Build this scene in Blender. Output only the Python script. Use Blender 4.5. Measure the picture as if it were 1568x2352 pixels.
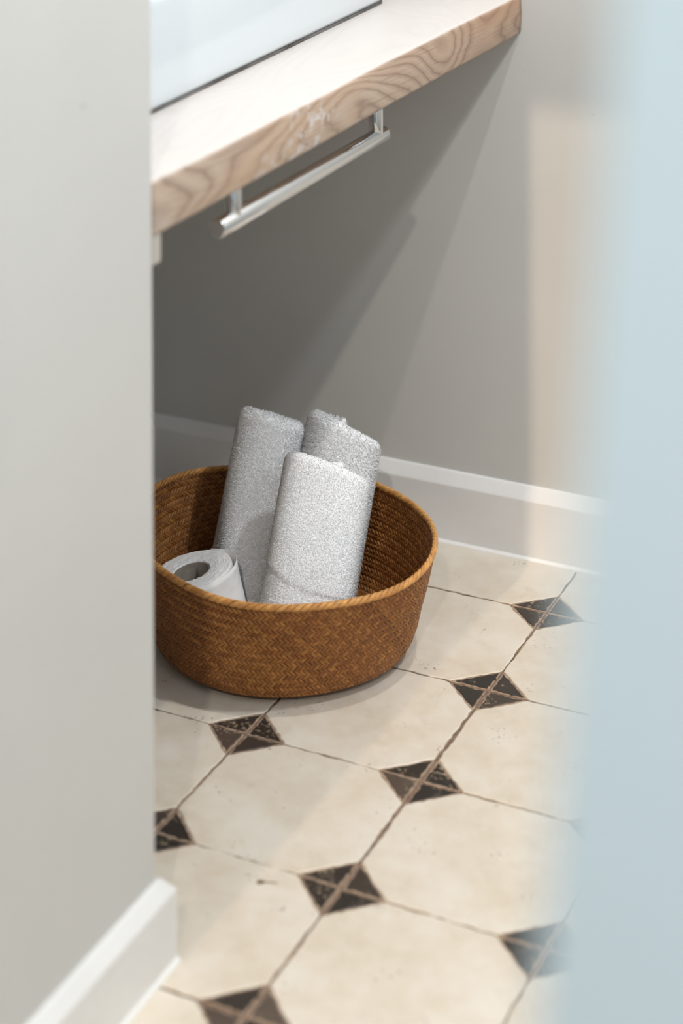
import bpy, bmesh, math, random
import numpy as np
from mathutils import Vector, Matrix

# ------------------------------------------------------------------ clear
for o in list(bpy.data.objects):
    bpy.data.objects.remove(o, do_unlink=True)
scene = bpy.context.scene
C = scene.collection
random.seed(7)
rng = np.random.default_rng(11)

# ------------------------------------------------------------------ camera
T = 0.22                                   # floor tile pitch (m)
CAM = Vector((0.88499, -2.61419, 1.31601))
YAW, ROLL, FPX, CX, CY = 0.47109, -0.005, 4760.71, 550.0, -883.94
fwd = Vector((-math.sin(YAW), math.cos(YAW), 0))
rgt = Vector((math.cos(YAW), math.sin(YAW), 0))
up = Vector((0, 0, 1))
r3 = rgt * math.cos(ROLL) + up * math.sin(ROLL)
u3 = up * math.cos(ROLL) - rgt * math.sin(ROLL)
cam_d = bpy.data.cameras.new('camera')
cam = bpy.data.objects.new('camera', cam_d)
C.objects.link(cam)
cam.matrix_world = Matrix(((r3.x, u3.x, -fwd.x, CAM.x), (r3.y, u3.y, -fwd.y, CAM.y),
                           (r3.z, u3.z, -fwd.z, CAM.z), (0, 0, 0, 1)))
cam_d.sensor_fit = 'AUTO'
cam_d.sensor_width = 36.0
cam_d.lens = FPX * 36.0 / 2352.0
cam_d.shift_x = (784.0 - CX) / 2352.0
cam_d.shift_y = (CY - 1176.0) / 2352.0
cam_d.clip_start = 0.02
cam_d.dof.use_dof = True
cam_d.dof.focus_distance = 2.66
cam_d.dof.aperture_fstop = 2.6
scene.camera = cam

# ------------------------------------------------------------------ light
world = bpy.data.worlds.new('world')
scene.world = world
world.use_nodes = True
wb = world.node_tree.nodes['Background']
wb.inputs[0].default_value = (0.78, 0.90, 1.0, 1)
wb.inputs[1].default_value = 0.50

sun_d = bpy.data.lights.new('sun', 'SUN')
sun_d.energy = 0.58
sun_d.angle = 0.011
sun_d.color = (1.0, 0.78, 0.56)
sun = bpy.data.objects.new('sun', sun_d)
C.objects.link(sun)
SUN_EL = math.tan(math.radians(24.5))
sd = Vector((0.0205, 1.0, -SUN_EL)).normalized()
sun.rotation_euler = sd.to_track_quat('-Z', 'Y').to_euler()
sun.location = (-0.3, -5, 3)

def downlight(loc, target, watts, col, radius=0.02):
    d = bpy.data.lights.new('downlight', 'SPOT')
    d.energy = watts
    d.color = col
    d.shadow_soft_size = radius
    d.spot_size = math.radians(120)
    d.spot_blend = 0.6
    ob = bpy.data.objects.new('downlight', d)
    C.objects.link(ob)
    ob.location = loc
    ob.rotation_euler = (Vector(target) - Vector(loc)).to_track_quat('-Z', 'Y').to_euler()
    return ob
downlight((0.484, -0.46, 2.4), (0.2, -0.5, 0), 29, (1.0, 0.94, 0.88))
downlight((1.02, -0.42, 2.4), (0.2, -0.4, 0), 40, (0.92, 0.97, 1.0), 0.06)
downlight((0.95, -3.50, 2.5), (0.5, -1.6, 0.5), 58, (1.0, 0.92, 0.83), 0.03)  # unseen lamp added behind the viewer to brighten the door and towels

# area light added as soft daylight fill, in an assumed opening on the right
day_d = bpy.data.lights.new('daylight_fill', 'AREA')
day_d.shape = 'RECTANGLE'
day_d.size, day_d.size_y = 1.10, 1.25
day_d.energy = 3.6
day_d.color = (0.86, 0.94, 1.0)
day = bpy.data.objects.new('daylight_fill', day_d)
C.objects.link(day)
day.location = (1.47, -1.35, 1.72)
day.rotation_euler = Vector((-1, 0, 0)).to_track_quat('-Z', 'Y').to_euler()

scene.view_settings.view_transform = 'Standard'
scene.view_settings.look = 'None'
scene.view_settings.gamma = 1.0
scene.view_settings.use_curve_mapping = False
scene.view_settings.exposure = 0.91

# ------------------------------------------------------------------ helpers
def link(name, me, mat=None, parent=None, loc=None):
    o = bpy.data.objects.new(name, me)
    C.objects.link(o)
    if mat and me is not None and len(me.materials) == 0:
        me.materials.append(mat)
    if parent is not None:
        o.parent = parent
    if loc is not None:
        o.location = loc
    return o

def tag(o, label=None, cat=None, group=None, kind=None):
    if label: o['label'] = label
    if cat: o['category'] = cat
    if group: o['group'] = group
    if kind: o['kind'] = kind
    return o

def empty(name, loc=(0, 0, 0)):
    o = bpy.data.objects.new(name, None)
    o.empty_display_size = 0.05
    C.objects.link(o)
    o.location = loc
    return o

def mesh(name, v, f, smooth=False):
    me = bpy.data.meshes.new(name)
    me.from_pydata([tuple(map(float, p)) for p in v], [], [tuple(map(int, q)) for q in f])
    if smooth:
        me.polygons.foreach_set('use_smooth', [True] * len(me.polygons))
    me.update()
    return me

def box_bm(bm, x0, x1, y0, y1, z0, z1):
    vs = [bm.verts.new(p) for p in ((x0, y0, z0), (x1, y0, z0), (x1, y1, z0), (x0, y1, z0),
                                    (x0, y0, z1), (x1, y0, z1), (x1, y1, z1), (x0, y1, z1))]
    for q in ((0, 3, 2, 1), (4, 5, 6, 7), (0, 1, 5, 4), (1, 2, 6, 5), (2, 3, 7, 6), (3, 0, 4, 7)):
        bm.faces.new([vs[i] for i in q])

def boxes(name, lst, bevel=0.0, seg=2):
    bm = bmesh.new()
    for b in lst:
        box_bm(bm, *b)
    if bevel:
        bmesh.ops.bevel(bm, geom=list(bm.edges), offset=bevel, segments=seg, affect='EDGES', profile=0.5)
    me = bpy.data.meshes.new(name)
    bm.to_mesh(me)
    bm.free()
    return me

def loft(rings, closed_ring=True, cap=False):
    n = len(rings[0])
    v = [p for r in rings for p in r]
    f = []
    m = n if closed_ring else n - 1
    for i in range(len(rings) - 1):
        for j in range(m):
            a = i * n + j
            b = i * n + (j + 1) % n
            f.append((a, b, b + n, a + n))
    if cap:
        f.append(tuple(reversed(range(n))))
        f.append(tuple(range((len(rings) - 1) * n, len(rings) * n)))
    return v, f

# ------------------------------------------------------------------ node materials
class NT:
    def __init__(s, name):
        s.m = bpy.data.materials.new(name)
        s.m.use_nodes = True
        s.t = s.m.node_tree
        s.b = s.t.nodes['Principled BSDF']
    def n(s, kind, **kw):
        nd = s.t.nodes.new(kind)
        for k, v in kw.items():
            if k.startswith('i_'):
                nd.inputs[k[2:].replace('_', ' ')].default_value = v
            else:
                setattr(nd, k, v)
        return nd
    def l(s, a, b):
        s.t.links.new(a, b)
    def coord(s, which='Object', scale=(1, 1, 1), loc=(0, 0, 0)):
        tc = s.n('ShaderNodeTexCoord')
        mp = s.n('ShaderNodeMapping')
        mp.inputs['Scale'].default_value = scale
        mp.inputs['Location'].default_value = loc
        s.l(tc.outputs[which], mp.inputs['Vector'])
        return mp.outputs['Vector']
    def noise(s, vec, scale, detail=4, rough=0.55, dist=0.0):
        nd = s.n('ShaderNodeTexNoise')
        nd.inputs['Scale'].default_value = scale
        nd.inputs['Detail'].default_value = detail
        nd.inputs['Roughness'].default_value = rough
        nd.inputs['Distortion'].default_value = dist
        if vec is not None:
            s.l(vec, nd.inputs['Vector'])
        return nd.outputs['Fac']
    def ramp(s, fac, stops, interp='LINEAR'):
        nd = s.n('ShaderNodeValToRGB')
        cr = nd.color_ramp
        cr.interpolation = interp
        while len(cr.elements) < len(stops):
            cr.elements.new(0.5)
        for e, (p, c) in zip(cr.elements, stops):
            e.position = p
            e.color = (c, c, c, 1) if not hasattr(c, '__len__') else (c[0], c[1], c[2], 1)
        s.l(fac, nd.inputs['Fac'])
        return nd.outputs['Color']
    def mix(s, fac, a, b, mode='MIX'):
        nd = s.n('ShaderNodeMix', data_type='RGBA', blend_type=mode)
        for sock, v in ((nd.inputs[0], fac), (nd.inputs[6], a), (nd.inputs[7], b)):
            if hasattr(v, 'is_output'):
                s.l(v, sock)
            elif hasattr(v, '__len__'):
                sock.default_value = (v[0], v[1], v[2], 1)
            else:
                sock.default_value = v
        return nd.outputs[2]
    def math(s, op, a, b=None, c=None):
        nd = s.n('ShaderNodeMath', operation=op)
        for i, v in enumerate((a, b, c)):
            if v is None: continue
            if hasattr(v, 'is_output'): s.l(v, nd.inputs[i])
            else: nd.inputs[i].default_value = v
        return nd.outputs[0]
    def bump(s, h, strength=0.3, dist=0.001):
        nd = s.n('ShaderNodeBump')
        nd.inputs['Strength'].default_value = strength
        nd.inputs['Distance'].default_value = dist
        s.l(h, nd.inputs['Height'])
        s.l(nd.outputs['Normal'], s.b.inputs['Normal'])
    def col(s, v):
        if hasattr(v, 'is_output'): s.l(v, s.b.inputs['Base Color'])
        else: s.b.inputs['Base Color'].default_value = (v[0], v[1], v[2], 1)
    def rough(s, v):
        if hasattr(v, 'is_output'): s.l(v, s.b.inputs['Roughness'])
        else: s.b.inputs['Roughness'].default_value = v
    def spec(s, v):
        s.b.inputs['Specular IOR Level'].default_value = v

def mat_wall():
    k = NT('wall_paint')
    v = k.coord('Object')
    n1 = k.noise(v, 3.0, 3)
    base = k.ramp(n1, [(0.3, (0.530, 0.520, 0.500)), (0.7, (0.565, 0.555, 0.532))])
    speck = k.ramp(k.noise(v, 70.0, 2), [(0.775, 0.0), (0.80, 0.6)])
    k.col(k.mix(speck, base, (0.24, 0.21, 0.17)))
    k.rough(0.55)
    k.spec(0.35)
    k.bump(k.noise(v, 220.0, 3), 0.08, 0.0006)
    return k.m

def mat_white():
    k = NT('white_gloss_paint')
    v = k.coord('Object')
    n1 = k.noise(v, 9.0, 4)
    spots = k.ramp(k.noise(v, 75.0, 2), [(0.74, 0.0), (0.78, 1.0)])
    base = k.ramp(n1, [(0.3, (0.70, 0.69, 0.675)), (0.7, (0.76, 0.75, 0.74))])
    k.col(k.mix(k.math('MULTIPLY', spots, 0.35), base, (0.45, 0.38, 0.30)))
    k.rough(0.32)
    return k.m

def mat_caulk():
    k = NT('white_caulk')
    k.col((0.82, 0.81, 0.79))
    k.rough(0.4)
    return k.m

def mat_blue():
    k = NT('pale_blue_paint')
    v = k.coord('Object')
    k.col(k.ramp(k.noise(v, 6.0, 2), [(0.3, (0.72, 0.89, 0.98)), (0.7, (0.73, 0.90, 0.985))]))
    k.rough(0.35)
    return k.m

def mat_grout():
    k = NT('grout')
    v = k.coord('Object')
    n1 = k.noise(v, 130.0, 5, 0.7)
    k.col(k.ramp(n1, [(0.3, (0.115, 0.070, 0.050)), (0.55, (0.23, 0.150, 0.110)), (0.8, (0.36, 0.27, 0.20))]))
    k.rough(0.85)
    k.bump(n1, 0.6, 0.001)
    return k.m

def mat_bisque():
    k = NT('worn_tile_edge')
    v = k.coord('Object')
    n1 = k.noise(v, 150.0, 5, 0.7)
    k.col(k.ramp(n1, [(0.3, (0.17, 0.105, 0.072)), (0.5, (0.33, 0.235, 0.165)), (0.75, (0.52, 0.42, 0.31))]))
    k.rough(0.75)
    k.bump(n1, 0.5, 0.001)
    return k.m

def mat_cream():
    k = NT('cream_tile_glaze')
    tc = k.n('ShaderNodeTexCoord')
    oi = k.n('ShaderNodeObjectInfo')
    add = k.n('ShaderNodeVectorMath', operation='ADD')
    k.l(tc.outputs['Object'], add.inputs[0])
    rv = k.n('ShaderNodeVectorMath', operation='SCALE')
    k.l(oi.outputs['Location'], rv.inputs[0])
    rv.inputs['Scale'].default_value = 5.3
    k.l(rv.outputs[0], add.inputs[1])
    v = add.outputs[0]
    n1 = k.noise(v, 11.0, 5, 0.6)
    n2 = k.noise(v, 42.0, 5, 0.65)
    base = k.ramp(n1, [(0.30, (0.59, 0.505, 0.40)), (0.50, (0.64, 0.57, 0.475)), (0.68, (0.685, 0.63, 0.55))])
    base = k.mix(k.ramp(n2, [(0.42, 0.0), (0.75, 0.5)]), base, (0.72, 0.675, 0.60))
    # grey smudges
    n3 = k.noise(v, 26.0, 4, 0.6)
    base = k.mix(k.ramp(n3, [(0.60, 0.0), (0.78, 0.30)]), base, (0.40, 0.36, 0.31))
    # dark pits in clusters
    pit = k.ramp(k.noise(v, 210.0, 2, 0.5), [(0.63, 0.0), (0.67, 1.0)])
    clus = k.ramp(k.noise(v, 19.0, 2, 0.5), [(0.61, 0.0), (0.67, 1.0)])
    pf = k.math('MULTIPLY', pit, clus)
    base = k.mix(k.math('MULTIPLY', pf, 0.65), base, (0.13, 0.085, 0.055))
    k.col(base)
    k.rough(k.ramp(n2, [(0.3, 0.42), (0.7, 0.58)]))
    h = k.math('SUBTRACT', k.math('MULTIPLY', n2, 0.4), pf)
    k.bump(h, 0.25, 0.0008)
    return k.m

def mat_black():
    k = NT('black_tile_glaze')
    tc = k.n('ShaderNodeTexCoord')
    oi = k.n('ShaderNodeObjectInfo')
    add = k.n('ShaderNodeVectorMath', operation='ADD')
    k.l(tc.outputs['Object'], add.inputs[0])
    rv = k.n('ShaderNodeVectorMath', operation='SCALE')
    cmb = k.n('ShaderNodeCombineXYZ')
    k.l(oi.outputs['Random'], cmb.inputs[0])
    k.l(oi.outputs['Random'], cmb.inputs[1])
    k.l(cmb.outputs[0], rv.inputs[0])
    rv.inputs['Scale'].default_value = 7.0
    k.l(rv.outputs[0], add.inputs[1])
    v = add.outputs[0]
    base = k.ramp(oi.outputs['Random'], [(0.0, (0.020, 0.016, 0.013)), (0.55, (0.030, 0.023, 0.018)),
                                         (0.85, (0.062, 0.044, 0.033)), (1.0, (0.095, 0.07, 0.054))])
    sp = k.ramp(k.noise(v, 190.0, 4, 0.6), [(0.54, 0.0), (0.60, 1.0)])
    cl = k.ramp(k.noise(v, 26.0, 3, 0.6), [(0.50, 0.0), (0.62, 1.0)])
    base = k.mix(k.math('MULTIPLY', k.math('MULTIPLY', sp, cl), 0.85), base, (0.36, 0.28, 0.19))
    k.col(base)
    k.rough(0.5)
    return k.m

def mat_wood():
    k = NT('limed_wood')
    v = k.coord('Object')
    # plain-sawn figure: contour bands of a noise field stretched along the board
    vs = k.coord('Object', scale=(7.0, 2.6, 9.0), loc=(0, 3.35, 0.62))
    f1 = k.noise(vs, 1.0, 1.2, 0.4, 0.35)
    ln = k.coord('Object', scale=(34.0, 4.0, 60.0))
    f2 = k.noise(ln, 1.0, 3, 0.6)
    band = k.math('ADD', k.math('MULTIPLY', f1, 17.0), k.math('MULTIPLY', f2, 0.9))
    fr = k.math('FRACT', band)
    rings = k.ramp(fr, [(0.0, (0.265, 0.18, 0.135)), (0.10, (0.365, 0.27, 0.205)), (0.45, (0.47, 0.365, 0.285)),
                        (0.85, (0.41, 0.305, 0.235)), (1.0, (0.265, 0.18, 0.135))])
    fine = k.noise(k.coord('Object', scale=(120.0, 7.0, 300.0)), 1.0, 4, 0.65)
    rings = k.mix(k.ramp(fine, [(0.5, 0.0), (0.72, 0.5)]), rings, (0.22, 0.14, 0.10))
    # honey colour low on the edge near the wall, limewash left in the grain
    tone = k.noise(k.coord('Object', scale=(3, 2.2, 14)), 1.0, 2)
    rings = k.mix(k.ramp(tone, [(0.45, 0.0), (0.7, 0.45)]), rings, (0.50, 0.31, 0.185))
    lime = k.noise(k.coord('Object', scale=(60, 48, 70)), 1.0, 4, 0.65)
    lp = k.noise(k.coord('Object', scale=(8, 5, 16)), 1.0, 2)
    lm = k.math('MULTIPLY', k.ramp(lime, [(0.50, 0.0), (0.62, 1.0)]), k.ramp(lp, [(0.52, 0.0), (0.64, 1.0)]))
    rings = k.mix(k.math('MULTIPLY', lm, 0.75), rings, (0.58, 0.56, 0.56))
    # the far end of the plank is browner and less limed
    tcy = k.n('ShaderNodeTexCoord')
    sy = k.n('ShaderNodeSeparateXYZ')
    k.l(tcy.outputs['Object'], sy.inputs[0])
    yb_ = k.math('ADD', sy.outputs['Y'], k.math('MULTIPLY', tone, 0.25))
    far = k.ramp(k.math('ADD', yb_, 0.5), [(0.22, 0.0), (0.75, 0.62)])
    rings = k.mix(far, rings, (0.80, 0.62, 0.48), 'MULTIPLY')
    # up-facing side mixed towards white: strong light on the limed top painted in
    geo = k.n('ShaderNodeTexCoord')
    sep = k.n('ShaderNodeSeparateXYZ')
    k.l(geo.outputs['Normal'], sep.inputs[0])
    top_lit = k.ramp(sep.outputs['Z'], [(0.55, 0.0), (0.95, 0.80)])
    k.col(k.mix(top_lit, rings, (0.73, 0.70, 0.68)))
    k.rough(0.38)
    k.bump(k.math('ADD', fr, fine), 0.12, 0.0008)
    return k.m

def mat_chrome():
    k = NT('satin_chrome')
    k.col((0.74, 0.75, 0.76))
    k.b.inputs['Metallic'].default_value = 1.0
    k.rough(0.09)
    return k.m

def mat_ceramic():
    k = NT('white_ceramic')
    k.col((0.60, 0.645, 0.675))
    k.rough(0.12)
    k.b.inputs['Coat Weight'].default_value = 0.4
    return k.m

def mat_gap():
    k = NT('basin_gap_dark')  # dark colour stands for the shade in the basin gap
    v = k.coord('Object')
    k.col(k.ramp(k.noise(v, 12.0, 2), [(0.35, (0.05, 0.045, 0.04)), (0.7, (0.17, 0.16, 0.155))]))
    k.rough(0.7)
    return k.m

def mat_seagrass(name, dark=1.0):
    k = NT(name)
    oi = k.n('ShaderNodeObjectInfo')
    v = k.coord('Object')
    n1 = k.noise(v, 160.0, 3, 0.6)
    n2 = k.noise(v, 14.0, 2)
    base = k.ramp(oi.outputs['Random'], [(0.0, (0.25 * dark, 0.088 * dark, 0.019 * dark)),
                                         (0.5, (0.36 * dark, 0.138 * dark, 0.031 * dark)),
                                         (1.0, (0.47 * dark, 0.205 * dark, 0.052 * dark))])
    base = k.mix(k.ramp(n1, [(0.35, 0.55), (0.7, 0.0)]), base, (0.12 * dark, 0.040 * dark, 0.009 * dark))
    base = k.mix(k.ramp(n2, [(0.5, 0.0), (0.75, 0.4)]), base, (0.42 * dark, 0.19 * dark, 0.055 * dark))
    k.col(base)
    k.rough(0.5)
    k.spec(0.4)
    k.bump(n1, 0.3, 0.0005)
    return k.m

def mat_rim():
    k = NT('seagrass_rim')
    oi = k.n('ShaderNodeObjectInfo')
    v = k.coord('Object')
    n1 = k.noise(v, 150.0, 3, 0.6)
    base = k.ramp(oi.outputs['Random'], [(0.0, (0.60, 0.26, 0.06)), (0.5, (0.69, 0.32, 0.085)), (1.0, (0.76, 0.385, 0.115))])
    k.col(k.mix(k.ramp(n1, [(0.35, 0.45), (0.7, 0.0)]), base, (0.17, 0.08, 0.03)))
    k.rough(0.5)
    return k.m

def mat_towel():
    k = NT('white_terry')
    v = k.coord('Object')
    n1 = k.noise(v, 420.0, 3, 0.6)
    n2 = k.noise(v, 25.0, 2)
    k.col(k.ramp(n2, [(0.3, (0.89, 0.89, 0.90)), (0.7, (0.92, 0.92, 0.925))]))
    k.rough(1.0)
    k.spec(0.0)
    k.bump(n1, 0.6, 0.0012)
    return k.m

def mat_paper():
    k = NT('tissue_paper')
    v = k.coord('Object')
    vo = k.n('ShaderNodeTexVoronoi')
    vo.inputs['Scale'].default_value = 85.0
    k.l(v, vo.inputs['Vector'])
    n1 = k.noise(v, 300.0, 3)
    k.col((0.89, 0.875, 0.86))
    k.rough(0.9)
    k.spec(0.1)
    k.bump(k.math('ADD', k.math('MULTIPLY', vo.outputs['Distance'], 1.2), k.math('MULTIPLY', n1, 0.3)), 0.35, 0.0012)
    return k.m

def mat_card():
    k = NT('grey_cardboard')
    v = k.coord('Object')
    k.col(k.ramp(k.noise(v, 90.0, 3), [(0.3, (0.20, 0.165, 0.135)), (0.7, (0.27, 0.23, 0.19))]))
    k.rough(0.9)
    return k.m

M = dict(wall=mat_wall(), white=mat_white(), caulk=mat_caulk(), blue=mat_blue(), grout=mat_grout(),
         bisque=mat_bisque(), cream=mat_cream(), black=mat_black(), wood=mat_wood(), chrome=mat_chrome(),
         ceramic=mat_ceramic(), gap=mat_gap(), grass=mat_seagrass('seagrass'),
         grassdark=mat_seagrass('seagrass_weave_shade', 0.28), rim=mat_rim(), towel=mat_towel(),  # darkened seagrass copy for the shade between strands
         paper=mat_paper(), card=mat_card())

# ------------------------------------------------------------------ room shell
YW, YB = 0.1484, 0.1334              # back wall, face of its baseboard
XL = -0.681                          # niche side wall
XP, YP, YP0 = -0.1105, -0.853, -1.81  # partition face, far end, near end
XR, YF, HT = 1.42, -4.0, 2.6

def struct(name, me, m, parent=None):
    o = link(name, me, M[m], parent)
    if parent is None:
        o['kind'] = 'structure'
    return o

tag(struct('wall_back', boxes('wall_back', [(XL - 0.1, XR + 0.1, YW, YW + 0.1, -0.05, HT)]), 'wall'),
    'greige painted wall behind the basket')
tag(struct('wall_left', boxes('wall_left', [(XL - 0.1, XL, YF - 0.1, YW, -0.05, HT)]), 'wall'),
    'side wall of the niche under the counter')
tag(struct('wall_right', boxes('wall_right', [(XR, XR + 0.1, YF - 0.1, -1.95, -0.05, HT), (XR, XR + 0.1, -0.75, YW, -0.05, HT),  # opening cut for the added daylight fill
                                              (XR, XR + 0.1, -1.95, -0.75, -0.05, 1.05), (XR, XR + 0.1, -1.95, -0.75, 2.40, HT)]), 'wall'),
    'painted wall on the far right')
tag(struct('wall_partition', boxes('wall_partition', [(XL, XP, YP0, YP, -0.05, HT)], 0.003, 3), 'wall'),
    'pale partition wall in the left foreground')
WX0, WX1 = -0.62, 0.52
WZ0, WZ1 = 0.45, 0.672 + SUN_EL * (YW - YF)  # unseen opening and raised wall top shaped to bound the sun patch
tag(struct('wall_front', boxes('wall_front', [(XL, WX0, YF - 0.1, YF, -0.05, HT + 0.8), (WX1, XR, YF - 0.1, YF, -0.05, HT + 0.8),
                                          (WX0, WX1, YF - 0.1, YF, -0.05, WZ0), (WX0, WX1, YF - 0.1, YF, WZ1, HT + 0.8)]), 'wall'),
    'wall with the window opening behind the viewer')

# baseboards: profile swept along a path of wall corners
def baseboard(name, path, prof, label):
    """path: xy points of the wall line, room on the right-hand side; prof: (offset from wall, z)."""
    rings = []
    n = len(path)
    for i, p in enumerate(path):
        p = Vector(p)
        d0 = (p - Vector(path[i - 1])).normalized() if i else None
        d1 = (Vector(path[i + 1]) - p).normalized() if i < n - 1 else None
        if d0 is None: d0 = d1
        if d1 is None: d1 = d0
        n0 = Vector((d0.y, -d0.x)); n1 = Vector((d1.y, -d1.x))
        b = n0 + n1
        b = b / b.dot(n0)
        rings.append([(p.x + b.x * q, p.y + b.y * q, z) for q, z in prof])
    v, f = loft(rings, True, True)
    me = mesh(name, v, f)
    o = struct(name, me, 'white')
    tag(o, label)
    # bead of caulk along the foot
    cp = [(prof[1][0], -0.003), (prof[1][0] + 0.0035, -0.003), (prof[1][0] + 0.003, 0.0012), (prof[1][0], 0.0045)]
    rings = []
    for i, p in enumerate(path):
        p = Vector(p)
        d0 = (p - Vector(path[i - 1])).normalized() if i else None
        d1 = (Vector(path[i + 1]) - p).normalized() if i < n - 1 else None
        if d0 is None: d0 = d1
        if d1 is None: d1 = d0
        n0 = Vector((d0.y, -d0.x)); n1 = Vector((d1.y, -d1.x))
        b = n0 + n1
        b = b / b.dot(n0)
        rings.append([(p.x + b.x * q, p.y + b.y * q, z) for q, z in cp])
    v, f = loft(rings, True, True)
    link('caulk_line', mesh('caulk_line', v, f), M['caulk'], o)
    return o

def prof(t, zb, zt):
    """skirting profile with a rounded chamfer on top"""
    return [(0, -0.003), (t, -0.003), (t, zb), (t - 0.0010, zb + (zt - zb) * 0.12), (t - 0.0105, zb + (zt - zb) * 0.94),
            (t - 0.0125, zt), (0, zt)]
baseboard('baseboard_back', [(XL, YW), (XR, YW)], prof(0.015, 0.0813, 0.0985), 'white skirting board along the back wall')
baseboard('baseboard_left', [(XL, YP), (XL, YW - 0.0151)], prof(0.015, 0.0813, 0.0985), 'white skirting board inside the niche')
baseboard('baseboard_partition', [(XP, YP0), (XP, YP), (XL + 0.0152, YP)], prof(0.015, 0.0700, 0.0835), 'white skirting board round the end of the partition wall')

# ------------------------------------------------------------------ floor and its tiles
floor = tag(struct('floor', boxes('floor', [(XL - 0.1, XR + 0.1, YF - 0.1, YW + 0.1, -0.05, -0.0028)]), 'grout'),
            'vintage tiled floor of cream octagons with black corner diamonds')

H = T / 2 - 0.0014
CUT = 0.222 * T
def jit_edge(a, b, n, amp, r):
    """points from a to b (a included) with a ragged sideways jitter"""
    a = Vector(a); b = Vector(b)
    d = (b - a); nn = Vector((d.y, -d.x)).normalized()
    out = []
    for i in range(n):
        t = i / n
        j = 0 if i == 0 else r.gauss(0, amp)
        out.append(a + d * t + nn * j)
    return out

def slab(name, pts, z0, z1, inset):
    n = len(pts)
    c = sum((Vector(p) for p in pts), Vector((0, 0))) / n
    v = [(p[0], p[1], z0) for p in pts]
    v += [(p[0], p[1], z1 - inset * 0.6) for p in pts]
    q = []
    for p in pts:
        d = Vector(p) - c
        q.append(c + d * (1 - inset / max(d.length, 1e-6)))
    v += [(p[0], p[1], z1) for p in q]
    f = []
    for k in (0, 1):
        for i in range(n):
            j = (i + 1) % n
            f.append((k * n + i, k * n + j, (k + 1) * n + j, (k + 1) * n + i))
    f.append(tuple(range(2 * n, 3 * n)))
    return mesh(name, v, f)

tile_me, oct_me, tri_me = [], [], []
for vtn in range(5):
    r = random.Random(100 + vtn)
    sq = [(-H, -H), (H, -H), (H, H), (-H, H)]
    pts = []
    for i in range(4):
        pts += jit_edge(sq[i], sq[(i + 1) % 4], 12, 0.0007, r)
    tile_me.append(slab('tile', pts, -0.004, -0.0011, 0.0006))
    g = 0.0016
    h2 = H - 0.0002
    c2 = CUT - 0.0017 + g
    oc = [(-h2 + c2, -h2), (h2 - c2, -h2), (h2, -h2 + c2), (h2, h2 - c2), (h2 - c2, h2), (-h2 + c2, h2), (-h2, h2 - c2), (-h2, -h2 + c2)]
    pts = []
    for i in range(8):
        pts += jit_edge(oc[i], oc[(i + 1) % 8], 14 if i % 2 == 0 else 10, 0.0007, r)
    oct_me.append(slab('glazed_face', pts, -0.002, 0.0, 0.0012))
    e = 0.0019
    c3 = CUT - 0.0017 - g - e * 2.4
    tr = [(H - e, H - e), (H - e - c3, H - e), (H - e, H - e - c3)]
    pts = []
    for i in range(3):
        pts += jit_edge(tr[i], tr[(i + 1) % 3], 8, 0.0006, r)
    tri_me.append(slab('corner_inset', pts, -0.002, -0.0002, 0.0008))

# measured small irregularities of the laid tiles (in tile units) at the joints of the grid
OFF = {(-1, 2): (-0.023, -0.006), (-1, 3): (-0.001, 0.022), (0, 2): (0.004, -0.014)}
for ci in range(-3, 6):
    for ri in range(-1, 10):
        # tile between joints (ci,ri),(ci+1,ri),(ci,ri+1),(ci+1,ri+1)
        x = (ci + 0.5) * T
        y = -(ri + 0.5) * T
        ox = oy = 0.0
        for a in (0, 1):
            for b in (0, 1):
                q = OFF.get((ci + a, ri + b), (0, 0))
                ox += q[0] * 0.25 * T
                oy += q[1] * 0.25 * T
        vtn = random.randrange(5)
        rot = random.randrange(4) * math.pi / 2
        t = link('tile', tile_me[vtn], M['bisque'], floor, (x + ox, y + oy, random.uniform(-0.0002, 0.0002)))
        t.rotation_euler = (0, 0, rot + random.gauss(0, 0.0016))
        link('glazed_face', oct_me[vtn], M['cream'], t)
        for k in range(4):
            c = link('corner_inset', tri_me[vtn], M['black'], t)
            c.rotation_euler = (0, 0, k * math.pi / 2)

# ------------------------------------------------------------------ pale blue door leaf close to the camera
def dp(px, d):
    """world point on the sight line of a measured point, d metres deep"""
    x = (px[0] - CX) / FPX; y = (px[1] - CY) / FPX
    return CAM + (fwd + r3 * x - u3 * y) * d
DE0, DE1 = dp((1222, 2300), 0.590), dp((1402, 60), 0.540)   # its free edge, out of plumb
dz_ = (DE1 - DE0).normalized()
dx_ = Vector((math.cos(math.radians(-19)), math.sin(math.radians(-19)), 0))
dx_ = (dx_ - dz_ * dx_.dot(dz_)).normalized()
dy_ = dz_.cross(dx_)
d0 = DE0 - dz_ * (DE0.z / dz_.z)
door = empty('door_1', (0, 0, 0))
door.matrix_world = Matrix(((dx_.x, dy_.x, dz_.x, d0.x), (dx_.y, dy_.y, dz_.y, d0.y), (dx_.z, dy_.z, dz_.z, d0.z), (0, 0, 0, 1)))
door['kind'] = 'structure'
door['label'] = 'pale blue painted door leaf standing ajar close on the right'
link('leaf', boxes('leaf', [(0.0, 0.60, 0.0, 0.038, 0.062, 2.0)], 0.003, 3), M['blue'], door)
for z0, z1 in ((0.20, 0.72), (1.45, 1.86)):
    link('raised_panel', boxes('raised_panel', [(0.12, 0.50, -0.006, 0.044, z0, z1)], 0.005, 2), M['blue'], door)

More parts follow.
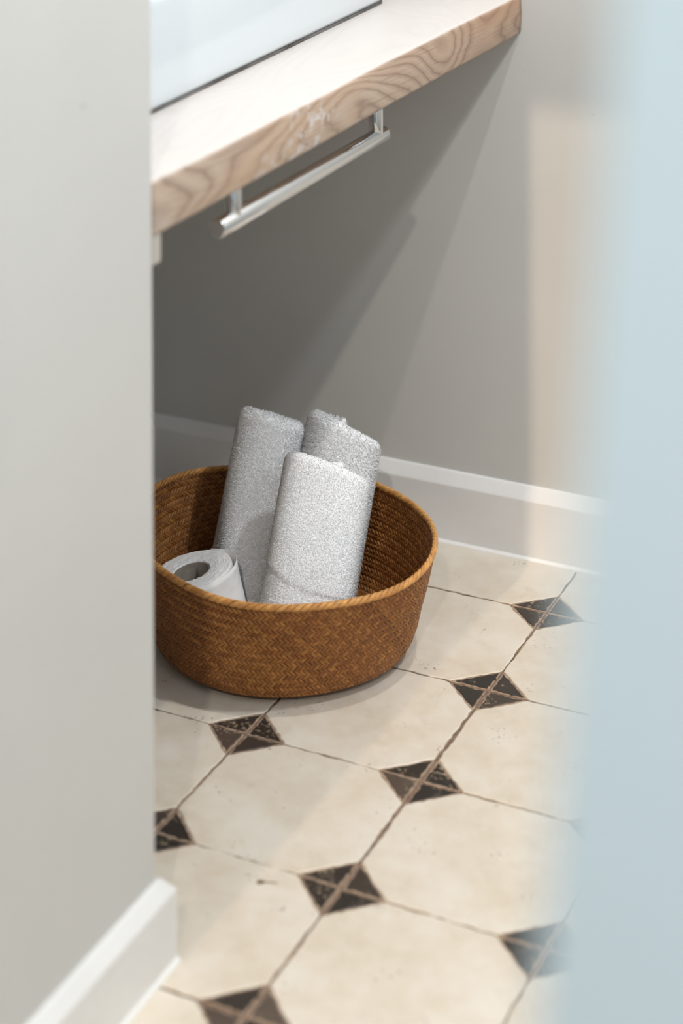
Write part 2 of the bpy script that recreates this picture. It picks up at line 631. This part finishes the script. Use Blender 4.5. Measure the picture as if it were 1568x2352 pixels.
# ------------------------------------------------------------------ wooden counter
P_far = Vector((-0.0842, YW, 0.7278))
P_near = Vector((-0.1106, YP, 0.7080))
TH = 0.0555
def board_z(y):
    t = (YW - y) / (YW - YP)
    return P_far.z + (P_near.z - P_far.z) * t
def board_x(y):
    t = (YW - y) / (YW - YP)
    return P_far.x + (P_near.x - P_far.x) * t
rings = []
NS = 90
r = random.Random(5)
chips = [random.Random(6).gauss(0, 1) for _ in range(NS + 1)]
for i in range(NS + 1):
    t = i / NS
    y = (YW - 0.0004) + (YP + 0.0004 - YW + 0.0004) * t
    x, z = board_x(y), board_z(y)
    wob = 0.0012 * math.sin(9 * t + 1) + 0.0008 * math.sin(23 * t)
    chip = 0.0007 * chips[i] if t < 0.45 else 0.0002 * chips[i]
    rr = 0.0055
    p = [(XL + 0.0006, z), (x - 0.004, z + 0.0002 + chip * 0.4), (x - 0.0012 + wob * 0.4, z + 0.0012 + chip), (x + wob * 0.6, z + 0.005),
         (x + 0.001 + wob, z + TH * 0.5)]
    for k in range(6):
        a = k / 5 * math.pi / 2
        p.append((x - rr + wob + rr * math.cos(a), z + TH - rr + rr * math.sin(a)))
    p.append((x - 0.05, z + TH + 0.0004))
    p.append((XL + 0.0006, z + TH))
    rings.append([(a, y, b) for a, b in p])
v, f = loft(rings, True, True)
f = [tuple(reversed(q)) for q in f]
me = mesh('counter', v, f, True)
counter = link('wooden_counter', me, M['wood'])
tag(counter, 'thick limed wooden counter slab with a grained edge under the white basin', 'counter')
bm = bmesh.new(); bm.from_mesh(me); bmesh.ops.recalc_face_normals(bm, faces=bm.faces); bm.to_mesh(me); bm.free()
for p in me.polygons:
    p.use_smooth = len(p.vertices) == 4

# ------------------------------------------------------------------ white basin on the counter
def rrect(x0, x1, y0, y1, rad, n=6):
    pts = []
    for cx, cy, a0 in ((x1 - rad, y1 - rad, 0), (x0 + rad, y1 - rad, 1), (x0 + rad, y0 + rad, 2), (x1 - rad, y0 + rad, 3)):
        for k in range(n + 1):
            a = (a0 + k / n) * math.pi / 2
            pts.append((cx + rad * math.cos(a), cy + rad * math.sin(a)))
    return pts
BX0, BX1, BY0, BY1 = -0.62, -0.2345, -0.70, 0.034
tilt = math.atan2(P_far.z - P_near.z, YW - YP)
byc = (BY0 + BY1) / 2
bz = board_z(byc) + TH + 0.0008
basin = empty('vessel_basin', (0, byc, bz))
basin.rotation_euler = (tilt, 0, 0)
tag(basin, 'white ceramic vessel basin standing on the wooden counter', 'basin')
levels = [(0.006, 0.0025), (0.0025, 0.004), (0.0008, 0.009), (0.0, 0.020), (0.0, 0.118), (0.0015, 0.124), (0.005, 0.127), (0.010, 0.128),
          (0.015, 0.126), (0.018, 0.120), (0.022, 0.06), (0.045, 0.03), (0.12, 0.024)]
rings = []
for ins, z in levels:
    rad = max(0.008, 0.030 - ins * 0.5) if ins < 0.05 else 0.02
    rings.append([(x, y - byc, z) for x, y in rrect(BX0 + ins, BX1 - ins, BY0 + ins, BY1 - ins, rad)])
v, f = loft(rings, True, False)
nr = len(rings[0])
f.append(tuple(range((len(rings) - 1) * nr, len(rings) * nr)))
f.append(tuple(reversed(range(nr))))
link('bowl', mesh('bowl', v, f, True), M['ceramic'], basin)
pts = [(x, y - byc) for x, y in rrect(BX0 + 0.002, BX1 - 0.0015, BY0 + 0.002, BY1 - 0.0015, 0.024)]
v, f = loft([[(x, y, -0.0003) for x, y in pts], [(x, y, 0.0032) for x, y in pts]], True, True)
o_ = link('basin_gap_shade', mesh('basin_gap_shade', v, f), M['gap'], basin)  # dark strip painted in as the shaded gap under the basin
o_['label'] = 'dark strip put in for the shadow gap under the basin'
dr = [(0.022 * math.cos(a), 0.022 * math.sin(a)) for a in np.linspace(0, 2 * math.pi, 24, endpoint=False)]
v, f = loft([[(-0.43 + x, y, 0.0242) for x, y in dr], [(-0.43 + x * 0.9, y * 0.9, 0.0275) for x, y in dr]], True, True)
link('drain_cover', mesh('drain_cover', v, f), M['chrome'], basin)

# ------------------------------------------------------------------ chrome towel rail under the counter
def tube(name, pts, rad, n=28, round_ends=0.0015):
    """closed straight tube from pts[0] to pts[1] with softened rims"""
    a, b = Vector(pts[0]), Vector(pts[1])
    d = (b - a).normalized()
    s = d.cross(Vector((0.3, 0.1, 0.95))).normalized()
    u = d.cross(s)
    L = (b - a).length
    e = round_ends
    secs = [(0, rad - e), (e * 0.3, rad - e * 0.3), (e, rad), (L - e, rad), (L - e * 0.3, rad - e * 0.3), (L, rad - e)]
    rings = []
    for h, rr in secs:
        rings.append([tuple(a + d * h + (s * math.cos(t) + u * math.sin(t)) * rr) for t in np.linspace(0, 2 * math.pi, n, endpoint=False)])
    v, f = loft(rings, True, True)
    me = mesh(name, v, f, True)
    for p in me.polygons:
        if len(p.vertices) > 4: p.use_smooth = False
    return me
RX = -0.1175
rail = empty('towel_rail', (RX, -0.48, 0.72))
tag(rail, 'chrome towel rail with two posts hung under the wooden counter edge', 'towel rail')
def rel(p): return tuple(Vector(p) - rail.location)
link('rail_bar', tube('rail_bar', [rel((RX, -0.7045, 0.6775)), rel((RX, -0.2640, 0.6775))], 0.0102), M['chrome'], rail)
for y in (-0.668, -0.2865):
    link('post', tube('post', [rel((RX, y, 0.6800)), rel((RX, y, board_z(y) - 0.0004))], 0.0088, 24, 0.0006), M['chrome'], rail)

# steel support clip at the partition end
clip = empty('steel_bracket', (-0.118, YP + 0.012, 0.69))
tag(clip, 'small steel bracket under the counter where it meets the partition wall', 'bracket')
zt = board_z(YP + 0.012) - 0.0003
link('back_plate', boxes('back_plate', [(-0.012, 0.0045, -0.0116, -0.0086, -0.012, zt - 0.69)], 0.0006, 2), M['chrome'], clip)
link('flange', boxes('flange', [(-0.0015, 0.0045, -0.0084, 0.0105, -0.010, zt - 0.69)], 0.0012, 2), M['chrome'], clip)
link('top_plate', boxes('top_plate', [(-0.020, -0.0018, -0.0084, 0.0105, zt - 0.6925, zt - 0.69)], 0.0004, 1), M['chrome'], clip)

# ------------------------------------------------------------------ woven basket
BC = Vector((-0.281, -0.221, 0.0))
basket = empty('woven_basket', BC)
tag(basket, 'round brown woven seagrass basket holding towels and a toilet roll', 'basket')
EA = math.radians(149)
# profile of the wall: (z, radius)
PR = np.array([(0.0035, 0.132), (0.0055, 0.149), (0.0110, 0.1605), (0.022, 0.1675), (0.040, 0.1740), (0.065, 0.1800), (0.090, 0.1875),
               (0.115, 0.1940), (0.133, 0.1982), (0.141, 0.2000)])
seg = np.r_[0, np.cumsum(np.hypot(np.diff(PR[:, 0]), np.diff(PR[:, 1])))]
SL = seg[-1]
def prof_at(s):
    s = np.asarray(s) * SL
    return np.interp(s, seg, PR[:, 0]), np.interp(s, seg, PR[:, 1])
def surf(th, s):
    """points and outward normals of the basket wall"""
    z, R = prof_at(s)
    e = 0.060 * np.clip(z / 0.14, 0, 1)
    ph = th - EA
    wob = 1 + 0.012 * np.sin(3 * th + 0.6) * (1 - z / 0.16) + 0.005 * np.sin(5 * th + 2)
    xa = R * (1 + e) * np.cos(ph) * wob
    ya = R * (1 - e) * np.sin(ph) * wob
    x = xa * math.cos(EA) - ya * math.sin(EA)
    y = xa * math.sin(EA) + ya * math.cos(EA)
    zz = z + np.clip(z / 0.14, 0, 1) ** 2 * (0.0035 * np.sin(2 * th + 0.9) + 0.0015 * np.sin(5 * th))
    return np.stack([x, y, zz], -1)
def surf_n(th, s):
    d = 1e-3
    a = surf(th + d, s) - surf(th - d, s)
    b = surf(th, np.clip(s + d, 0, 1)) - surf(th, np.clip(s - d, 0, 1))
    n = np.cross(a, b)
    return n / np.linalg.norm(n, axis=-1, keepdims=True)

NB = 188
DTH = 2 * math.pi / NB
KTH = SL / 0.186                       # turn of a strand on its way up
MS = 88
ss = np.linspace(0.0, 1.0, MS)
AMP, THK = 0.00115, 0.0005
quad_rows = []
for i in range(MS - 1):
    for j in range(6):
        a = i * 6 + j; b = i * 6 + (j + 1) % 6
        quad_rows.append((a, b, b + 6, a + 6))
quad_rows.append((5, 4, 3, 2, 1, 0))
quad_rows.append(tuple((MS - 1) * 6 + j for j in range(6)))
strands = []
LEFT = math.atan2(-rgt.y - 0.25 * fwd.y, -rgt.x - 0.25 * fwd.x)
for fam in (1, -1):
    for i in range(NB):
        th0 = i * DTH + (0 if fam == 1 else DTH * 0.5) + rng.normal(0, DTH * 0.025)
        th = th0 + fam * KTH * ss
        m = 2 * KTH * ss / DTH + (0.25 if fam == 1 else 0.25)
        w = np.clip(1.7 * np.cos(2 * math.pi * (m - 0.5) / 4), -1, 1) * AMP * fam * (1 + rng.normal(0, 0.06))
        hw = DTH * 0.455 * (1 + rng.normal(0, 0.03))
        V = np.zeros((MS, 6, 3))
        lanes = [(-hw, -THK * 0.5), (0, -THK), (hw, -THK * 0.5), (hw, THK * 0.5), (0, THK * 1.3), (-hw, THK * 0.5)]
        twist = rng.normal(0, 0.00018)
        for k, (dth, dz) in enumerate(lanes):
            P = surf(th + dth, ss); N = surf_n(th, ss)
            V[:, k] = P + N * (w + dz + twist * np.sign(dth))[:, None]
        strands.append((math.cos(th0 + fam * KTH * 0.5 - LEFT), V.reshape(-1, 3)))
# the 300 strands that show most are parts of their own; those hidden behind the partition on the left are one piece
order = sorted(range(len(strands)), key=lambda q: strands[q][0])
for q in order[:300]:
    link('strand', mesh('strand', strands[q][1], quad_rows, True), M['grass'], basket)
vv, ff = [], []
for q in order[300:]:
    off = len(vv)
    vv += strands[q][1].tolist()
    ff += [tuple(i + off for i in t_) for t_ in quad_rows]
link('hidden_strands', mesh('hidden_strands', vv, ff, True), M['grass'], basket)['kind'] = 'stuff'
# added dark sheet painting in the shade of the weave gaps, then the base
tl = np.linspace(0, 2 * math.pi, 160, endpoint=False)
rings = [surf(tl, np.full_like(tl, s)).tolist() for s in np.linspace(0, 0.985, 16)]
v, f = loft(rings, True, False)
link('weave_shade', mesh('weave_shade', v, f, True), M['grassdark'], basket)
rings = [surf(tl, np.zeros_like(tl)) * np.array([k, k, 1]) + np.array([0, 0, dz]) for k, dz in
         ((1.0, 0.0015), (0.98, -0.0005), (0.6, -0.0018), (0.02, -0.0018), (0.02, 0.001), (0.6, 0.001), (0.98, 0.003), (1.0, 0.0015))]
v, f = loft([q.tolist() for q in rings], True, False)
link('base', mesh('base', v, f, True), M['grass'], basket)
# folded rim: diagonal wraps round the edge
NR = 132
core = 0.0031
def rim_pt(th, ang, rad):
    P = surf(th, np.ones_like(th)); N = surf_n(th, np.full_like(th, 0.97))
    N[:, 2] *= 0.2
    N /= np.linalg.norm(N, axis=1, keepdims=True)
    U = np.array([0, 0, 1.0])
    return P + N * (np.cos(ang) * rad * 0.95)[:, None] + U * (np.sin(ang) * rad * 1.15 + 0.0005)[:, None]
na = 12
ang = np.linspace(math.radians(-62), math.radians(242), na)
qf = []
for i in range(na - 1):
    for j in range(6):
        a = i * 6 + j; b = i * 6 + (j + 1) % 6
        qf.append((a, b, b + 6, a + 6))
qf.append((5, 4, 3, 2, 1, 0)); qf.append(tuple((na - 1) * 6 + j for j in range(6)))
for i in range(NR):
    d = 2 * math.pi / NR
    c0 = i * d + rng.normal(0, d * 0.05)
    slant = np.linspace(-1.15, 1.15, na) * d
    V = np.zeros((na, 6, 3))
    for k, (o_, h_) in enumerate(((-0.56, 0.0), (-0.2, 0.0006), (0.30, 0.0009), (0.56, 0.0003), (0.30, -0.0004), (-0.2, -0.0004))):
        V[:, k] = rim_pt(c0 + slant + o_ * d, ang, np.full(na, core + h_))
    link('rim_wrap', mesh('rim_wrap', V.reshape(-1, 3), qf, True), M['rim'], basket)

# ------------------------------------------------------------------ rolled towels
def pile(name, me, parent, count, length, width, seed, rough=0.26):
    """terry loops: tiny bent ribbons standing on the cloth, joined as one piece of stuff"""
    rg = np.random.default_rng(seed)
    me.calc_loop_triangles()
    nv = len(me.vertices)
    co = np.empty(nv * 3); me.vertices.foreach_get('co', co); co = co.reshape(-1, 3)
    tri = np.empty(len(me.loop_triangles) * 3, dtype=np.int64); me.loop_triangles.foreach_get('vertices', tri); tri = tri.reshape(-1, 3)
    A, B, D = co[tri[:, 0]], co[tri[:, 1]], co[tri[:, 2]]
    N = np.cross(B - A, D - A); ar = np.linalg.norm(N, axis=1); N /= np.maximum(ar, 1e-12)[:, None]
    k = rg.choice(len(tri), count, p=ar / ar.sum())
    u = rg.random(count); w = rg.random(count); fl = u + w > 1; u[fl] = 1 - u[fl]; w[fl] = 1 - w[fl]
    P = A[k] + (B - A)[k] * u[:, None] + (D - A)[k] * w[:, None]
    n = N[k]
    rd = rg.normal(size=(count, 3)); t = np.cross(n, rd); t /= np.linalg.norm(t, axis=1, keepdims=True)
    b = np.cross(n, t)
    L = length * rg.uniform(0.6, 1.25, count)[:, None]
    lean = (t * rg.normal(0, 0.35, (count, 1)) + b * rg.normal(0, 0.35, (count, 1))) * L
    hw = width * 0.5 * rg.uniform(0.8, 1.2, count)[:, None]
    rows, nrm = [], []
    for h, k_ in ((-0.15, 1.0), (0.6, 0.95)):
        for a_ in (0.0, 2.094, 4.189):
            d = t * math.cos(a_) + b * math.sin(a_)
            rows.append(P + n * L * h + d * hw * k_ + lean * max(h, 0))
            nrm.append(n + d * 0.30)
    rows.append(P + n * L + lean * 1.2); nrm.append(n)
    V = np.stack(rows, 1).reshape(-1, 3)
    nn = np.stack(nrm, 1) + rg.normal(0, rough, (count, 1, 3))
    nn /= np.linalg.norm(nn, axis=2, keepdims=True)
    base = np.arange(count) * 7
    F4 = np.concatenate([np.stack([base + a_, base + c_, base + c_ + 3, base + a_ + 3], 1) for a_, c_ in ((0, 1), (1, 2), (2, 0))])
    F3 = np.concatenate([np.stack([base + 3 + a_, base + 3 + c_, base + 6], 1) for a_, c_ in ((0, 1), (1, 2), (2, 0))])
    m2 = bpy.data.meshes.new(name)
    m2.vertices.add(len(V)); m2.vertices.foreach_set('co', V.ravel())
    m2.loops.add(F4.size + F3.size)
    m2.loops.foreach_set('vertex_index', np.concatenate([F4.ravel(), F3.ravel()]).astype(np.int32))
    m2.polygons.add(len(F4) + len(F3))
    m2.polygons.foreach_set('loop_start', np.concatenate([np.arange(0, F4.size, 4), F4.size + np.arange(0, F3.size, 3)]).astype(np.int32))
    m2.polygons.foreach_set('use_smooth', np.ones(len(F4) + len(F3), dtype=bool))
    m2.update(); m2.validate()
    m2.normals_split_custom_set_from_vertices(nn.reshape(-1, 3).tolist())
    o = link(name, m2, M['towel'], parent)
    o['kind'] = 'stuff'
    return o

def roll_body(name, L, a, b, seed, top_dome=0.012, taper=0.0, hem=None, flap=None, slope=0.0, NZ=60, NA=96):
    """rolled cloth: loose superellipse section, rounded top with a spiral groove. Local z runs up the roll,
    local y points away from the viewer, local x to the right."""
    rr = np.random.default_rng(seed)
    ph = rr.uniform(0, 6.28, 8)
    th = np.linspace(0, 2 * math.pi, NA, endpoint=False)
    rings = []
    def sec(t, k=1.0):
        e = 2.35
        c, s = np.cos(th), np.sin(th)
        rad = (np.abs(c) ** e + np.abs(s) ** e) ** (-1 / e)
        wob = 1 + 0.018 * np.sin(2 * th + ph[0] + 1.6 * t) + 0.012 * np.sin(3 * th + ph[1] - 2 * t) + 0.008 * np.sin(5 * th + ph[2] + 4 * t)
        bulge = 1 + 0.020 * math.sin(3.1 * t + ph[3]) - taper * (t - 0.5)
        x = a * rad * c * wob * bulge * k
        y = b * rad * s * wob * bulge * k
        if flap is not None:                     # free end of the cloth: a small step down one side
            d = (th - flap + math.pi) % (2 * math.pi) - math.pi
            st = 1 + 0.035 * np.exp(-np.clip(d, 0, None) / 0.5) * (d > 0)
            x = x * st; y = y * st
        return x, y
    for i in range(NZ + 1):
        t = i / NZ
        x, y = sec(t)
        z = np.full(NA, t * (L - top_dome))
        if hem is not None:
            hz = hem + 0.006 * np.sin(th * 2.2 + 1) - 0.012 * np.cos(th)
            k = 1 - 0.034 / (1 + np.exp((z - hz) / 0.0006))
            x = x * k; y = y * k
        z = z + (0.004 * np.sin(th + ph[4]) + slope * x / a) * t ** 3
        rings.append(np.stack([x, y, z], 1))
    x1, y1 = sec(1.0)
    ztop = rings[-1][:, 2]
    ND = 16
    for i in range(1, ND + 1):
        q = i / ND
        if q < 0.45:
            f_ = q / 0.45 * math.pi / 2
            k = 1 - (1 - math.cos(f_)) * top_dome / a * 0.9
            dz = math.sin(f_) * top_dome
        else:
            k0 = 1 - top_dome / a * 0.9
            k = k0 * (1 - (q - 0.45) / 0.55 * 0.97)
            rr_ = k / k0
            gro = (rr_ * 4.2 - th / (2 * math.pi)) % 1.0
            dz = top_dome - 0.006 * np.exp(-((gro - 0.5) / 0.16) ** 2) * (rr_ > 0.06) - 0.002 * (1 - rr_)
        rings.append(np.stack([x1 * k, y1 * k, ztop + dz], 1))
    v, f = loft([q.tolist() for q in rings], True, False)
    f.append(tuple(reversed(range(NA))))
    f.append(tuple(range(len(rings) * NA - NA, len(rings) * NA)))
    return mesh(name, v, f, True)

def place_roll(root, base, top):
    z = (top - base).normalized()
    x = (rgt - z * rgt.dot(z)).normalized()
    y = z.cross(x)
    root.matrix_world = Matrix(((x.x, y.x, z.x, base.x), (x.y, y.y, z.y, base.y), (x.z, y.z, z.z, base.z), (0, 0, 0, 1)))
    return (top - base).length

def towel(label, bpx, bd, tpx, td, a, b, seed, tufts, plen, pw, **kw):
    inner = kw.pop('inner', None)
    base, top = dp(bpx, bd), dp(tpx, td)
    root = empty('rolled_towel')
    L = place_roll(root, base, top)
    tag(root, label, 'towel', 'rolled white towels in the basket')
    me = roll_body('outer_wrap', L, a, b, seed, **kw)
    link('outer_wrap', me, M['towel'], root)
    pile('terry_pile', me, root, tufts, plen, pw, seed, 0.13 if plen > 0.002 else 0.05)
    if inner:
        ix, iy, ia, ib, dh = inner
        m2 = roll_body('inner_fold', L + dh - 0.15, ia, ib, seed + 50, top_dome=0.007, NZ=10, NA=48)
        o = link('inner_fold', m2, M['towel'], root, (ix, iy, 0.15))
        p2 = pile('inner_pile', m2, o, tufts // 10, plen * 0.8, pw, seed + 9)
    return root

towel('white terry towel roll standing at the back left, the tallest in the basket', (541, 1394), 2.70, (628, 955), 2.80,
      0.0425, 0.0370, 3, 60000, 0.0031, 0.0011, slope=-0.004, taper=-0.02)
towel('white terry towel roll at the back right, half hidden by the front towel', (718, 1398), 2.69, (793, 981), 2.79,
      0.0495, 0.0370, 8, 60000, 0.0031, 0.0011, slope=-0.008)
towel('smooth white towel roll in front with a hem line near its foot', (682, 1530), 2.560, (752, 1070), 2.66,
      0.0565, 0.0370, 21, 64000, 0.0012, 0.0009, hem=0.089, flap=2.75, slope=-0.0045, taper=0.03,
      inner=(-0.004, 0.006, 0.026, 0.018, 0.004))

# ------------------------------------------------------------------ toilet roll
tp_top = dp((438, 1312), 2.615)
axis = (Vector((0, 0, 1)) - rgt * 0.23 - fwd * 0.02).normalized()
HR = 0.089
tp = empty('toilet_roll')
tag(tp, 'white toilet paper roll with a grey cardboard core leaning in the basket', 'toilet roll')
place_roll(tp, tp_top - axis * HR, tp_top)
NA = 96
th = np.linspace(0, 2 * math.pi, NA, endpoint=False)
RO, RC = 0.0525, 0.0235
rings = []
def circ(rad, z): return np.stack([rad * np.cos(th), rad * np.sin(th), z + 0 * th], 1)
wobr = RO * (1 + 0.012 * np.sin(2 * th + 1) + 0.008 * np.sin(3 * th))
for rad, z in ((RC + 0.0008, 0.0), (wobr * 0.985, 0.0), (wobr, 0.0025), (wobr * 1.004, HR * 0.3), (wobr * 0.998, HR * 0.6), (wobr * 1.002, HR - 0.006),
               (wobr * 0.996, HR - 0.0018), (wobr * 0.985, HR), ):
    rings.append(circ(rad, z))
for k in range(1, 22):
    q = k / 21
    rad = wobr * 0.985 * (1 - q) + (RC + 0.0008) * q
    lay = 0.0005 * np.sin(8.3 * (q * 6.0 + th / (2 * math.pi)) * 2 * math.pi / 4) + 0.0004 * rng.normal(size=NA)
    rings.append(circ(rad, HR + lay + 0.0008 * math.sin(math.pi * q)))
rings.append(circ(RC + 0.0008, HR - 0.003)); rings.append(circ(RC + 0.0008, 0.0))
v, f = loft([q.tolist() for q in rings], True, False)
link('paper_body', mesh('paper_body', v, f, True), M['paper'], tp)
rings = [circ(RC, 0.0005), circ(RC, HR - 0.0012), circ(RC - 0.0011, HR - 0.0010), circ(RC - 0.0011, 0.0005)]
rings.append(rings[0])
v, f = loft([q.tolist() for q in rings], True, False)
o_ = link('cardboard_core', mesh('cardboard_core', v, f, True), M['card'], tp)
o_['label'] = 'grey cardboard tube'
# loose outer sheet standing off on the right-hand side
ta = np.linspace(math.radians(-150), math.radians(62), 60)
rows = []
for z in np.linspace(0.001, 1.0, 14):
    off = 0.0012 + 0.0058 * np.exp(-((ta - math.radians(6)) / 0.62) ** 2) * (0.5 + 0.5 * z) + 0.0006 * np.sin(7 * ta + 5 * z)
    rad = RO * (1 + 0.012 * np.sin(2 * ta + 1) + 0.008 * np.sin(3 * ta)) + off
    zz = z * (HR + 0.0005) - 0.004 * np.clip((-ta - 0.6) / 2, 0, 1) * z
    rows.append(np.stack([rad * np.cos(ta), rad * np.sin(ta), zz], 1))
inn = [q * np.array([0.992, 0.992, 1]) for q in rows[::-1]]
v, f = loft([q.tolist() for q in rows + inn + [rows[0]]], False, False)
link('loose_sheet', mesh('loose_sheet', v, f, True), M['paper'], tp)

# ------------------------------------------------------------------ a brown flake standing in for a smudge mark on the tile
fp = dp((600, 2027), 1.0)
fp = CAM + (fp - CAM) * ((0.0006 - CAM.z) / (fp.z - CAM.z))
flake = empty('smudge_flake', fp)
flake.rotation_euler = (0, 0, 0.5)
tag(flake, 'tiny brown flake standing in for a smudge mark on the cream tile', 'flake')
k = NT('smudge_brown')
k.col((0.16, 0.105, 0.06)); k.rough(0.8)
M['dry'] = k.m
ol = [(-0.0055, 0.0), (-0.004, 0.0028), (-0.0005, 0.0034), (0.003, 0.0012), (0.0042, 0.0), (0.002, -0.0016), (-0.002, -0.0024), (-0.0045, -0.0015)]
v, f = loft([[(x, y, 0.0) for x, y in ol], [(x * 0.8, y * 0.7, 0.0012 + 0.0006 * (i % 2)) for i, (x, y) in enumerate(ol)]], True, True)
link('scale', mesh('scale', v, f), M['dry'], flake)
link('smudge_tail', tube('smudge_tail', [(0.0035, 0.0002, 0.0005), (0.0165, -0.0022, 0.0004)], 0.0004, 8, 0.0001), M['dry'], flake)
